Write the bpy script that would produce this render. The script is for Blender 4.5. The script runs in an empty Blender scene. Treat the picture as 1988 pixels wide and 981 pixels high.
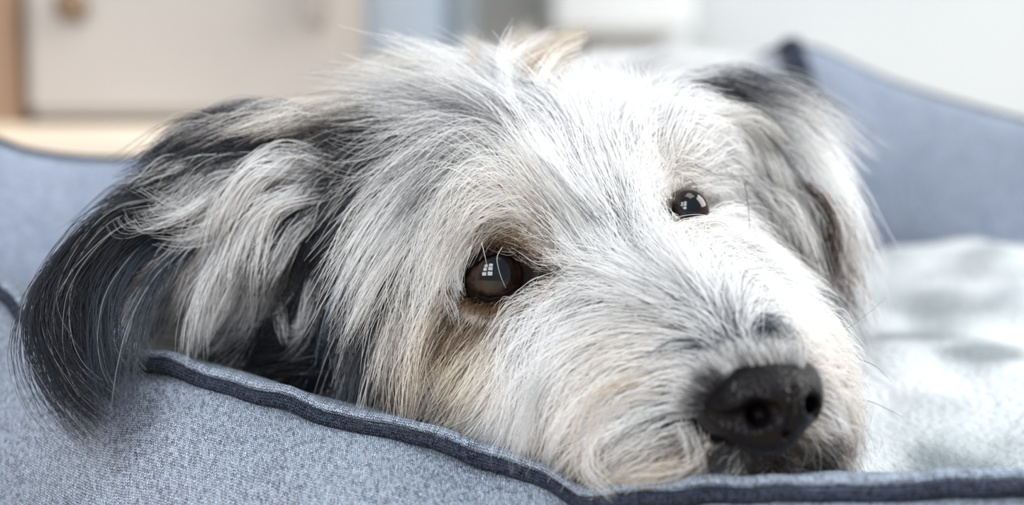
import bpy, bmesh, math, random
import numpy as np
from mathutils import Vector, Matrix
from mathutils.kdtree import KDTree

rng = np.random.default_rng(7)
random.seed(7)
PI = math.pi
SC = bpy.context.scene
COL = SC.collection

# ------------------------------------------------------------------ camera
F = 3898.0                       # focal length in pixels of the 1988 px frame
D0 = 60.0                        # cm from the lens to the focus plane
CAM = Vector((0.0, -0.60, 0.335))
PITCH = math.radians(4.0)
cam_d = bpy.data.cameras.new('camera')
cam_d.sensor_width = 36.0
cam_d.lens = 36.0 * F / 1988.0
cam_d.clip_start = 0.02
cam_d.clip_end = 60
cam_d.dof.use_dof = True
cam_d.dof.focus_distance = 0.606
cam_d.dof.aperture_fstop = cam_d.lens / 13.5      # 13.5 mm wide opening
cam = bpy.data.objects.new('camera', cam_d)
COL.objects.link(cam)
cam.location = CAM
cam.rotation_euler = (PI / 2 - PITCH, 0, 0)
SC.camera = cam

# ------------------------------------------------------------------ world, daylight, exposure
w = bpy.data.worlds.new('world'); SC.world = w; w.use_nodes = True
bg = w.node_tree.nodes['Background']
bg.inputs[0].default_value = (0.90, 0.95, 1.0, 1); bg.inputs[1].default_value = 0.27
SC.view_settings.view_transform = 'Standard'
SC.view_settings.look = 'None'
SC.view_settings.gamma = 1.0
SC.view_settings.exposure = 0.50
SC.cycles.max_bounces = 10
SC.cycles.diffuse_bounces = 4
SC.cycles.glossy_bounces = 4
SC.cycles.transmission_bounces = 8
SC.cycles.sample_clamp_indirect = 6.0

def area(name, loc, target, sx, sy, power, color=(1, 1, 1)):
    l = bpy.data.lights.new(name, 'AREA'); l.shape = 'RECTANGLE'
    l.size = sx; l.size_y = sy; l.energy = power; l.color = color
    o = bpy.data.objects.new(name, l); COL.objects.link(o)
    o.location = loc
    d = Vector(target) - Vector(loc)
    o.rotation_euler = d.to_track_quat('-Z', 'Y').to_euler()
    return o
# daylight coming in through the six panes of the window behind and left of the camera
WIN_C = Vector((-0.75, -1.55, 1.25))
for i in range(2):
    for j in range(3):
        area('window_daylight', (WIN_C.x + (i - .5) * .66, WIN_C.y, WIN_C.z + (j - 1) * .56),
             (WIN_C.x + (i - .5) * .66 + .3, WIN_C.y + 1, WIN_C.z + (j - 1) * .56 - .5), .46, .38, 5.4, (0.93, 0.97, 1.0))
# large soft key light added from the upper right, out of view
area('added_side_key', (1.55, 0.25, 1.25), (0, 0.2, 0.35), 1.3, 1.3, 33.0, (1.0, 0.985, 0.96))

# top light added for the nose sheen and a brighter forehead
area('added_top_light', (0.30, -0.15, 1.75), (0.05, 0.02, 0.33), .75, .75, 5.5, (0.90, 0.95, 1.0))

# ------------------------------------------------------------------ frames
cp, sp = math.cos(PITCH), math.sin(PITCH)
BR = np.array([1, 0, 0.0]); BU = np.array([0, sp, cp]); BF = np.array([0, cp, -sp])
CAMN = np.array(CAM)

def q2w(q):
    """cm in the measuring frame (right, up, away; origin on the focus plane) -> metres in the room"""
    q = np.asarray(q, float)
    return CAMN + (q[..., 0:1] * BR + q[..., 1:2] * BU + (q[..., 2:3] + D0) * BF) * 0.01

def Q(x, y, d):
    """point seen at picture position x, y at d cm beyond the focus plane"""
    s = (D0 + d) / F
    return np.stack([(np.asarray(x, float) - 994) * s, (490.5 - np.asarray(y, float)) * s, np.asarray(d, float) + 0 * s * 1.0], -1)

def W(x, y, d):
    return q2w(Q(x, y, d))

def pix(q):
    s = (D0 + q[..., 2]) / F
    return q[..., 0] / s + 994, 490.5 - q[..., 1] / s

# ------------------------------------------------------------------ materials
def srgb(r, g, b):
    f = lambda c: (c / 255 / 12.92) if c / 255 <= .04045 else ((c / 255 + .055) / 1.055) ** 2.4
    return (f(r), f(g), f(b), 1)

def mat(name, color, rough=.6, **kw):
    m = bpy.data.materials.new(name); m.use_nodes = True
    b = m.node_tree.nodes['Principled BSDF']
    b.inputs['Base Color'].default_value = color
    b.inputs['Roughness'].default_value = rough
    for k, v in kw.items():
        b.inputs[k.replace('_', ' ')].default_value = v
    return m, m.node_tree, b

def noise_tint(nt, b, c1, c2, scale, detail=4, coord='Object', stretch=(1, 1, 1), bump=0.0, lo=.35, hi=.65):
    N = nt.nodes; L = nt.links
    tc = N.new('ShaderNodeTexCoord'); mp = N.new('ShaderNodeMapping'); mp.inputs['Scale'].default_value = stretch
    nz = N.new('ShaderNodeTexNoise'); nz.inputs['Scale'].default_value = scale; nz.inputs['Detail'].default_value = detail
    cr = N.new('ShaderNodeValToRGB'); cr.color_ramp.elements[0].position = lo; cr.color_ramp.elements[1].position = hi
    cr.color_ramp.elements[0].color = c1; cr.color_ramp.elements[1].color = c2
    L.new(tc.outputs[coord], mp.inputs[0]); L.new(mp.outputs[0], nz.inputs['Vector'])
    L.new(nz.outputs[0], cr.inputs[0]); L.new(cr.outputs[0], b.inputs['Base Color'])
    if bump:
        bp = N.new('ShaderNodeBump'); bp.inputs['Strength'].default_value = bump; bp.inputs['Distance'].default_value = .002
        L.new(nz.outputs[0], bp.inputs['Height']); L.new(bp.outputs[0], b.inputs['Normal'])
    return nz, cr

def knit_material(name, light, dark, pitch=.0012, contrast=1.0, sheen=.25):
    """heathered jersey knit: rows of small V stitches laid out on the cloth's own UVs (in metres)"""
    m, nt, b = mat(name, light, .95)
    N = nt.nodes; L = nt.links
    def math_(op, a, c=None, d=None):
        n = N.new('ShaderNodeMath'); n.operation = op
        for i, v in enumerate((a, c, d)):
            if v is None: continue
            if isinstance(v, (int, float)): n.inputs[i].default_value = v
            else: L.new(v, n.inputs[i])
        return n.outputs[0]
    uv = N.new('ShaderNodeUVMap'); uv.uv_map = 'UVMap'
    wob = N.new('ShaderNodeTexNoise'); wob.inputs['Scale'].default_value = 260; wob.inputs['Detail'].default_value = 3
    L.new(uv.outputs[0], wob.inputs['Vector'])
    sc = N.new('ShaderNodeVectorMath'); sc.operation = 'MULTIPLY_ADD'
    sc.inputs[1].default_value = (.0018, .0018, 0); L.new(wob.outputs['Color'], sc.inputs[0]); L.new(uv.outputs[0], sc.inputs[2])
    sep = N.new('ShaderNodeSeparateXYZ'); L.new(sc.outputs[0], sep.inputs[0])
    u = math_('DIVIDE', sep.outputs[0], pitch); v = math_('DIVIDE', sep.outputs[1], pitch * .80)
    fu = math_('FRACT', u)
    tri = math_('ABSOLUTE', math_('SUBTRACT', fu, .5))            # 0 mid .. .5 border
    vv = math_('ADD', v, math_('MULTIPLY', tri, 1.3))
    fv = math_('FRACT', vv)
    row = math_('SINE', math_('MULTIPLY', fv, PI))                # 0 between stitches
    colm = math_('SINE', math_('MULTIPLY', math_('FRACT', math_('MULTIPLY', u, 2.0)), PI))
    hgt = math_('MULTIPLY', math_('POWER', row, .8), math_('POWER', colm, .6))
    # each stitch its own yarn tone
    cmb = N.new('ShaderNodeCombineXYZ')
    L.new(math_('FLOOR', math_('MULTIPLY', u, 2.0)), cmb.inputs[0]); L.new(math_('FLOOR', vv), cmb.inputs[1])
    wn = N.new('ShaderNodeTexWhiteNoise'); wn.noise_dimensions = '2D'; L.new(cmb.outputs[0], wn.inputs['Vector'])
    hn = N.new('ShaderNodeTexNoise'); hn.inputs['Scale'].default_value = 420; hn.inputs['Detail'].default_value = 4; hn.inputs['Roughness'].default_value = .7
    L.new(uv.outputs[0], hn.inputs['Vector'])
    ln = N.new('ShaderNodeTexNoise'); ln.inputs['Scale'].default_value = 28; ln.inputs['Detail'].default_value = 3
    L.new(uv.outputs[0], ln.inputs['Vector'])
    t = math_('ADD', math_('MULTIPLY', hgt, .75), math_('MULTIPLY', math_('SUBTRACT', wn.outputs[0], .5), .50))
    t = math_('ADD', t, math_('MULTIPLY', math_('SUBTRACT', hn.outputs[0], .5), .75))
    t = math_('ADD', t, math_('MULTIPLY', math_('SUBTRACT', ln.outputs[0], .5), .25))
    cr = N.new('ShaderNodeValToRGB'); L.new(t, cr.inputs[0])
    e = cr.color_ramp.elements
    e[0].position = .5 - .40 / contrast; e[0].color = dark
    e[1].position = .5 + .10 / contrast; e[1].color = light
    mid = cr.color_ramp.elements.new(.34); mid.color = tuple(.5 * (a + c) for a, c in zip(light, dark))
    L.new(cr.outputs[0], b.inputs['Base Color'])
    bp = N.new('ShaderNodeBump'); bp.inputs['Strength'].default_value = 1.0; bp.inputs['Distance'].default_value = .0008
    L.new(hgt, bp.inputs['Height']); L.new(bp.outputs[0], b.inputs['Normal'])
    b.inputs['Sheen Weight'].default_value = sheen
    b.inputs['Specular IOR Level'].default_value = .15
    return m

KNIT = knit_material('heather_blue_knit', srgb(214, 231, 255), srgb(14, 30, 72))
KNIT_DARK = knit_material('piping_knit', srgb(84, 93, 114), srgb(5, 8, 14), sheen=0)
KNIT_BACK = knit_material('back_wall_knit', srgb(216, 229, 252), srgb(96, 114, 152), contrast=.7)

# ------------------------------------------------------------------ mesh helpers
def link(name, me, m=None, parent=None, smooth=True):
    o = bpy.data.objects.new(name, me); COL.objects.link(o)
    if m is not None: me.materials.append(m)
    if smooth and isinstance(me, bpy.types.Mesh):
        me.polygons.foreach_set('use_smooth', [True] * len(me.polygons))
    if parent is not None: o.parent = parent
    return o

def mesh_from(name, verts, faces):
    me = bpy.data.meshes.new(name)
    me.from_pydata([tuple(v) for v in np.asarray(verts)], [], [tuple(int(i) for i in f) for f in faces])
    me.update()
    return me

def tag(o, label=None, cat=None, kind=None, group=None):
    if label: o['label'] = label
    if cat: o['category'] = cat
    if kind: o['kind'] = kind
    if group: o['group'] = group
    return o

def empty(name, loc, label, cat):
    o = bpy.data.objects.new(name, None); COL.objects.link(o); o.location = loc
    o.empty_display_size = .02
    return tag(o, label, cat)

def adopt(o, parent):
    o.parent = parent; o.matrix_parent_inverse = Matrix.Translation(-Vector(parent.location))

def box(name, x0, x1, y0, y1, z0, z1, m, bevel=.003, parent=None):
    bm = bmesh.new()
    bmesh.ops.create_cube(bm, size=1)
    for v in bm.verts:
        v.co = Vector(((x0 + x1) / 2 + v.co.x * (x1 - x0), (y0 + y1) / 2 + v.co.y * (y1 - y0), (z0 + z1) / 2 + v.co.z * (z1 - z0)))
    if bevel:
        bmesh.ops.bevel(bm, geom=bm.edges[:], offset=bevel, segments=2, affect='EDGES')
    me = bpy.data.meshes.new(name); bm.to_mesh(me); bm.free()
    o = link(name, me, m, smooth=False)
    if parent is not None: adopt(o, parent)
    return o

def catmull(P, n):
    P = np.asarray(P, float)
    seg = np.linalg.norm(np.diff(P, axis=0), axis=1); cum = np.concatenate([[0], np.cumsum(seg)])
    t = np.linspace(0, cum[-1], n)
    Pe = np.vstack([2 * P[0] - P[1], P, 2 * P[-1] - P[-2]])
    out = []
    for tt in t:
        i = min(np.searchsorted(cum, tt, side='right') - 1, len(P) - 2)
        u = (tt - cum[i]) / max(seg[i], 1e-9)
        p0, p1, p2, p3 = Pe[i:i + 4]
        out.append(.5 * ((2 * p1) + (-p0 + p2) * u + (2 * p0 - 5 * p1 + 4 * p2 - p3) * u * u + (-p0 + 3 * p1 - 3 * p2 + p3) * u ** 3))
    return np.array(out)

def grid_mesh(name, G, m, parent=None, thick=None, uv_scale=1.0):
    """G: (rows, cols, 3) world points; UVs carry real lengths"""
    r, c = G.shape[:2]
    faces = [(i * c + j, (i + 1) * c + j, (i + 1) * c + j + 1, i * c + j + 1) for i in range(r - 1) for j in range(c - 1)]
    me = mesh_from(name, G.reshape(-1, 3), faces)
    du = np.linalg.norm(np.diff(G, axis=1), axis=2).mean(0); dv = np.linalg.norm(np.diff(G, axis=0), axis=2).mean(1)
    U = np.concatenate([[0], np.cumsum(du)]); V = np.concatenate([[0], np.cumsum(dv)])
    uv = me.uv_layers.new(name='UVMap')
    idx = np.zeros(len(me.loops), int); me.loops.foreach_get('vertex_index', idx)
    co = np.stack([U[idx % c], V[idx // c]], -1) * uv_scale
    uv.data.foreach_set('uv', co.ravel())
    o = link(name, me, m)
    if thick:
        md = o.modifiers.new('thickness', 'SOLIDIFY'); md.thickness = thick; md.offset = 0
    if parent is not None: adopt(o, parent)
    return o

def tube(name, path, radius, m, parent=None, seg=14, flat=1.0, up=None):
    path = np.asarray(path); n = len(path)
    T = np.gradient(path, axis=0); T /= np.linalg.norm(T, axis=1)[:, None]
    upv = np.array([0, 0, 1.0]) if up is None else up
    S = np.cross(T, upv); S /= np.linalg.norm(S, axis=1)[:, None]
    N_ = np.cross(S, T)
    a = np.linspace(0, 2 * PI, seg + 1)
    rad = np.broadcast_to(np.asarray(radius, float), (n,))
    G = path[None] + (np.cos(a)[:, None, None] * S[None] * rad[None, :, None] + np.sin(a)[:, None, None] * N_[None] * (rad * flat)[None, :, None])
    return grid_mesh(name, G, m, parent)

# ------------------------------------------------------------------ signed distance sculpting
def sd_ell(p, c, r, R=None):
    d = p - c
    if R is not None: d = d @ R
    k0 = np.linalg.norm(d / r, axis=-1); k1 = np.linalg.norm(d / (r * r), axis=-1)
    return k0 * (k0 - 1.0) / np.maximum(k1, 1e-6)

def sd_cone(p, a, b, ra, rb):
    ab = b - a; t = np.clip(((p - a) @ ab) / (ab @ ab), 0, 1)
    return np.linalg.norm(p - a - t[..., None] * ab, axis=-1) - (ra + (rb - ra) * t)

def smin(a, b, k):
    h = np.maximum(k - np.abs(a - b), 0) / k
    return np.minimum(a, b) - h * h * k * .25

def surfnet(f, lo, hi, h):
    lo = np.asarray(lo, float); n = np.ceil((np.asarray(hi) - lo) / h).astype(int) + 1
    ax = [lo[i] + h * np.arange(n[i]) for i in range(3)]
    X = np.stack(np.meshgrid(*ax, indexing='ij'), -1).astype(np.float32)
    V = f(X.reshape(-1, 3)).reshape(n)
    S = V < 0
    acc = np.zeros(tuple(n - 1) + (3,)); cnt = np.zeros(tuple(n - 1))
    for axis in range(3):
        sl0 = [slice(None)] * 3; sl1 = [slice(None)] * 3
        sl0[axis] = slice(0, -1); sl1[axis] = slice(1, None)
        a = V[tuple(sl0)]; b = V[tuple(sl1)]; cross = (a < 0) != (b < 0)
        t = np.where(cross, a / np.where(cross, a - b, 1), 0)
        o1, o2 = [k for k in range(3) if k != axis]
        for d1 in (0, 1):
            for d2 in (0, 1):
                s = [slice(None)] * 3
                s[o1] = slice(d1, n[o1] - 1 + d1); s[o2] = slice(d2, n[o2] - 1 + d2)
                c = cross[tuple(s)]; tt = t[tuple(s)]
                acc[..., axis] += c * tt; acc[..., o1] += c * d1; acc[..., o2] += c * d2
                cnt += c
    act = cnt > 0
    idx = -np.ones(tuple(n - 1), int); idx[act] = np.arange(act.sum())
    ii = np.argwhere(act)
    verts = lo + h * (ii + acc[act] / cnt[act][:, None])
    quads = []
    for axis in range(3):
        o1, o2 = [(1, 2), (2, 0), (0, 1)][axis]
        sl0 = [slice(None)] * 3; sl1 = [slice(None)] * 3
        sl0[axis] = slice(0, -1); sl1[axis] = slice(1, None)
        a = S[tuple(sl0)]; b = S[tuple(sl1)]
        e = np.argwhere(a != b)
        e = e[(e[:, o1] > 0) & (e[:, o2] > 0) & (e[:, o1] < n[o1] - 1) & (e[:, o2] < n[o2] - 1)]
        inside = a[tuple(e.T)]
        def at(d1, d2):
            k = e.copy(); k[:, o1] -= d1; k[:, o2] -= d2
            return idx[tuple(k.T)]
        q = np.stack([at(1, 1), at(0, 1), at(0, 0), at(1, 0)], -1)
        q[~inside] = q[~inside][:, ::-1]
        quads.append(q[(q >= 0).all(1)])
    return verts, np.vstack(quads), V, lo, n

# the eyes (picture position, depth found later on the sculpted head)
def B(x, y, d, *r):
    return ('e', Q(x, y, d), np.array(r if len(r) == 3 else (r[0],) * 3, float))
def C(x0, y0, d0, r0, x1, y1, d1, r1):
    return ('c', Q(x0, y0, d0), Q(x1, y1, d1), r0, r1)
HEAD = [
    B(1045, 450, 6.6, 5.1, 4.4, 5.0),            # skull
    B(800, 420, 8.0, 3.7, 4.0, 4.2),             # back of the skull
    B(900, 560, 5.8, 3.9, 3.4, 3.6),             # side of the face
    B(910, 680, 3.3, 2.5, 2.3, 2.6),             # cheek
    B(800, 650, 5.2, 2.1, 2.2, 2.4),             # jaw corner
    C(1180, 560, 3.2, 3.4, 1440, 775, -2.4, 2.25),  # muzzle
    B(1362, 580, 3.2, 2.2, 2.2, 2.6),            # right cheek
    B(1462, 705, -.6, 1.8, 1.9, 2.2),            # right lip
    B(1535, 805, -1.7, 1.3, 1.6, 1.8),
    B(1180, 770, .2, 2.5, 2.1, 2.3),             # left lip
    B(1050, 760, 1.8, 1.9, 1.9, 2.0),
    B(1280, 840, -1.4, 1.7, 1.25, 1.6),
    B(1400, 880, -2.4, 1.8, .7, 1.4),            # lower lip
    B(955, 425, 2.9, 1.5, .95, 1.2),             # brows
    B(1290, 305, 4.6, 1.4, 1.0, 1.3),
    C(1180, 430, 2.6, 1.2, 1420, 680, -3.0, .9),  # bridge of the nose
]
NECK = [
    C(760, 480, 11, 4.6, 930, 505, 20, 6.2),
    C(930, 505, 20, 6.2, 1180, 480, 34, 7.9),    # trunk behind the head
    C(640, 600, 8.5, 2.6, 480, 672, 8.6, 1.25),  # throat fur over the bolster
]
EARS = [
    C(690, 330, 6.6, 1.9, 520, 330, 6.2, 1.6),   # left ear, fallen outward
    C(520, 330, 6.2, 1.55, 380, 400, 6.0, 1.25),
    C(380, 400, 6.0, 1.25, 250, 470, 5.6, .75),
    C(250, 470, 5.6, .75, 200, 530, 4.8, .45),
    C(560, 400, 5.8, 1.3, 520, 500, 5.6, .8),
    C(1300, 245, 9.5, 1.5, 1410, 280, 10.0, 1.75),  # right ear
    C(1410, 280, 10.0, 1.75, 1490, 385, 9.0, 1.45),
    C(1490, 385, 9.0, 1.45, 1535, 490, 8.2, .8),
    B(1430, 400, 9.4, 1.7, 1.9, 1.2),
]
def prim(p, s):
    return sd_ell(p, s[1], s[2]) if s[0] == 'e' else sd_cone(p, *s[1:])

EYES = [dict(x=960, y=537, r=1.06, k=.60), dict(x=1334, y=408, r=.70, k=.50)]
def f_body(p):
    d = None
    for s in HEAD:
        v = prim(p, s); d = v if d is None else smin(d, v, 1.6)
    for s in NECK:
        d = smin(d, prim(p, s), 1.4)
    for s in EARS:
        d = smin(d, prim(p, s), .6)
    for e in EYES:
        if 'c' in e:      # shallow socket round each eyeball
            d = np.maximum(d, -(np.linalg.norm(p - e['c'], axis=-1) - e['r'] * 1.08))
            d = np.maximum(d, -sd_cone(p, e['c'], e['c'] + np.array([0, 0, -1.6]), e['r'] * .8, e['r'] * .8))
    return d

def trace(x, y, f, d0=-14., dmax=60.):
    x = np.atleast_1d(np.asarray(x, float)); y = np.atleast_1d(np.asarray(y, float))
    t = np.full(x.shape, d0)
    for _ in range(90):
        t = np.minimum(t + np.clip(f(Q(x, y, t)), -1, 3) * .85, dmax)
    return t, np.abs(f(Q(x, y, t))) < .05

for e in EYES:
    t, _ = trace([e['x']], [e['y']], f_body)
    e['c0'] = Q(e['x'], e['y'], t[0] + e['r'] * e['k'])
for e in EYES: e['c'] = e['c0']

VB, QB, SDF, SLO, SN = surfnet(f_body, (-18, -12, -8), (16, 10, 50), .22)
SH = .22
GR = np.stack(np.gradient(SDF, SH), -1)
def sdf_at(p, want_grad=True):
    g = (p - SLO) / SH
    g = np.clip(g, 0, np.array(SN) - 1.001); i = g.astype(int); f = g - i
    d = 0; gr = 0
    for a in (0, 1):
        for b in (0, 1):
            for c in (0, 1):
                wt = (f[..., 0] if a else 1 - f[..., 0]) * (f[..., 1] if b else 1 - f[..., 1]) * (f[..., 2] if c else 1 - f[..., 2])
                d = d + wt * SDF[i[..., 0] + a, i[..., 1] + b, i[..., 2] + c]
                if want_grad: gr = gr + wt[..., None] * GR[i[..., 0] + a, i[..., 1] + b, i[..., 2] + c]
    if want_grad:
        return d, gr / np.maximum(np.linalg.norm(gr, axis=-1, keepdims=True), 1e-6)
    return d

# ------------------------------------------------------------------ coat colour map: x, y, share of dark hair, light tone, dark tone
TW = (.90, .90, .905); TC = (.87, .82, .76); TT = (.54, .42, .31); TY = (.75, .66, .53); TB = (.17, .115, .08); TG = (.62, .62, .63)
TS = (.70, .68, .65)
K = (.012, .013, .018); G = (.12, .12, .13); NB = (.03, .02, .016); GW = (.20, .165, .13); GB = (.028, .034, .048)
COLPTS = [
    # top of the head
    (850,140,.10,TW,G),(760,170,.15,TC,TB),(720,190,.2,TY,TB),(820,230,.35,TW,G),(700,240,.25,TC,G),(900,200,.15,TW,G),(980,170,.12,TC,G),
    (880,270,.5,TW,K),(960,270,.4,TW,G),(800,290,.65,TS,K),(720,290,.5,TS,K),(1030,130,.10,TC,TT),(1060,110,.1,TY,TT),(1000,240,.2,TW,G),(1050,300,.15,TW,G),
    (1100,200,.10,TW,G),(1180,200,.12,TW,G),(1250,180,.3,TW,G),(1320,160,.75,TG,K),(1360,165,.9,TG,K),(1320,215,.7,TG,K),(1260,220,.1,TW,G),
    (740,300,.8,TS,K),(820,330,.65,TS,K),(760,480,.75,TS,K),(820,440,.55,TS,K),(780,540,.6,TS,K),(735,400,.75,TG,K),(930,335,.5,TW,K),(960,350,.4,TW,G),
    (680,270,.5,TC,GW),(760,230,.45,TY,GW),(840,200,.35,TC,GW),(920,240,.45,TS,GW),(650,250,.5,TS,G),(870,310,.5,TS,K),(1000,290,.3,TW,G),(600,270,.8,TS,K),
    (860,650,.5,TY,TB),(900,650,.4,TY,TB),(930,620,.45,TT,TB),(880,730,.4,TC,TB),(920,700,.3,TY,TB),(780,700,.55,TC,TB),(740,740,.6,TS,NB),(830,800,.4,TC,TB),
    # forehead
    (1080,400,.10,TW,G),(1150,380,.18,TW,G),(1130,470,.15,TW,G),(1200,460,.10,TW,G),(1180,300,.06,TW,G),(1250,290,.0,TW,G),(1300,280,.0,TW,G),
    (1240,370,.03,TW,TC),(1290,340,.0,TC,TW),(1350,330,.0,TW,G),(1400,390,.1,TC,TB),(1430,440,.15,TC,TB),(1380,450,.05,TW,TB),(1280,430,.06,TW,TB),
    # left brow
    (1040,400,.03,TC,TW),(1065,440,.12,TC,TB),(1000,400,.0,TC,TW),(950,400,.05,TW,G),(920,340,.2,TW,G),(870,360,.25,TW,G),(880,430,.08,TW,G),(940,460,.05,TW,TC),(880,500,.05,TW,G),
    (1000,465,.3,TC,TB),(1010,488,.7,TT,TB),(1040,495,.55,TY,TB),(1070,505,.3,TC,TB),(1100,530,.0,TW,TC),(1030,530,.7,TB,K),(1100,500,.05,TW,G),
    # under the eye
    (960,600,.7,TB,NB),(905,592,.75,TB,NB),(960,625,.3,TY,TB),(900,625,.35,TY,TB),(1010,590,.35,TW,G),(870,630,.3,TY,TB),(940,660,.12,TC,TB),(890,690,.3,TC,TB),(960,700,.08,TC,TT),(850,650,.3,TC,TB),
    (1000,640,.12,TC,G),(1050,600,.05,TW,G),(1060,680,.06,TW,G),(930,770,.1,TC,TT),(860,780,.3,TC,TB),(1000,800,.06,TW,TC),(1000,860,.2,TC,TB),
    # side of the face
    (830,480,.35,TS,G),(800,560,.4,TC,G),(850,560,.25,TC,TT),(760,440,.7,TS,K),(770,640,.6,TS,K),(720,560,.85,TG,GB),(695,480,.98,TG,K),(700,400,.8,TG,K),(720,680,.65,TS,K),(800,740,.4,TC,TB),(650,640,.95,TG,K),
    (760,340,.75,TS,K),(800,400,.6,TW,K),(660,330,.7,TS,K),
    # muzzle
    (1200,560,.03,TW,G),(1300,600,.05,TW,G),(1380,640,.35,TW,GB),(1420,660,.45,TW,GB),(1440,690,.4,TW,GB),(1400,700,.15,TW,GB),(1350,560,.02,TW,G),(1440,560,.0,TW,G),(1520,600,.0,TW,TC),
    (1560,660,.03,TC,TW),(1620,720,.15,TC,TT),(1590,650,.2,TC,TT),(1640,780,.12,TC,TT),(1600,800,.05,TW,TC),(1610,860,.25,TC,TB),(1580,890,.8,TB,NB),(1640,860,.4,TT,NB),
    (1150,640,.03,TW,G),(1200,700,.03,TW,TT),(1280,700,.03,TC,TY),(1330,760,.08,TW,GB),(1340,800,.4,TW,K),(1230,790,.04,TW,TC),(1120,720,.03,TW,TC),(1100,790,.0,TW,TC),(1290,850,.3,TW,K),
    (1180,870,.3,TC,TT),(1230,910,.6,TT,TB),(1330,900,.15,TC,TT),(1180,930,.6,TT,NB),(1420,890,.55,TS,GB),(1500,900,.6,TS,NB),(1100,860,.25,TC,TB),(1370,850,.5,TG,K),
    # left ear
    (620,340,.95,TS,K),(580,285,1.0,TG,K),(500,250,.7,TS,K),(440,258,.95,TG,K),(380,270,.8,TG,K),(560,350,.55,TW,K),(500,380,.15,TW,G),(460,420,.08,TW,G),(420,470,.15,TW,K),(540,430,.2,TW,G),
    (480,520,.15,TW,G),(580,480,.5,TW,K),(640,430,.7,TS,K),(600,560,.7,TG,K),(400,360,.55,TW,K),(340,380,.7,TS,K),(330,300,.8,TS,K),(300,440,.85,TG,K),(250,470,.97,GB,K),(180,560,.98,GB,K),(360,520,.7,TW,K),(120,600,.99,GB,K),
    (540,620,1,NB,K),(560,680,.7,TS,NB),(460,680,.3,TC,TB),(400,670,.4,TC,TB),(480,720,.4,TS,G),(600,730,.6,TS,G),
    # right ear
    (1400,210,.25,TS,G),(1440,170,.6,TG,G),(1480,230,.3,TW,G),(1500,330,.2,TS,G),(1430,310,.15,TW,G),(1540,300,.25,TW,G),(1460,380,.25,TS,G),(1580,400,.3,TS,NB),(1590,450,.7,TC,NB),(1620,440,1,TB,NB),
    (1500,440,.12,TW,G),(1570,500,.7,TC,NB),(1480,500,.1,TW,G),(1540,540,.2,TW,G),(1520,560,.2,TW,G),
]
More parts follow.
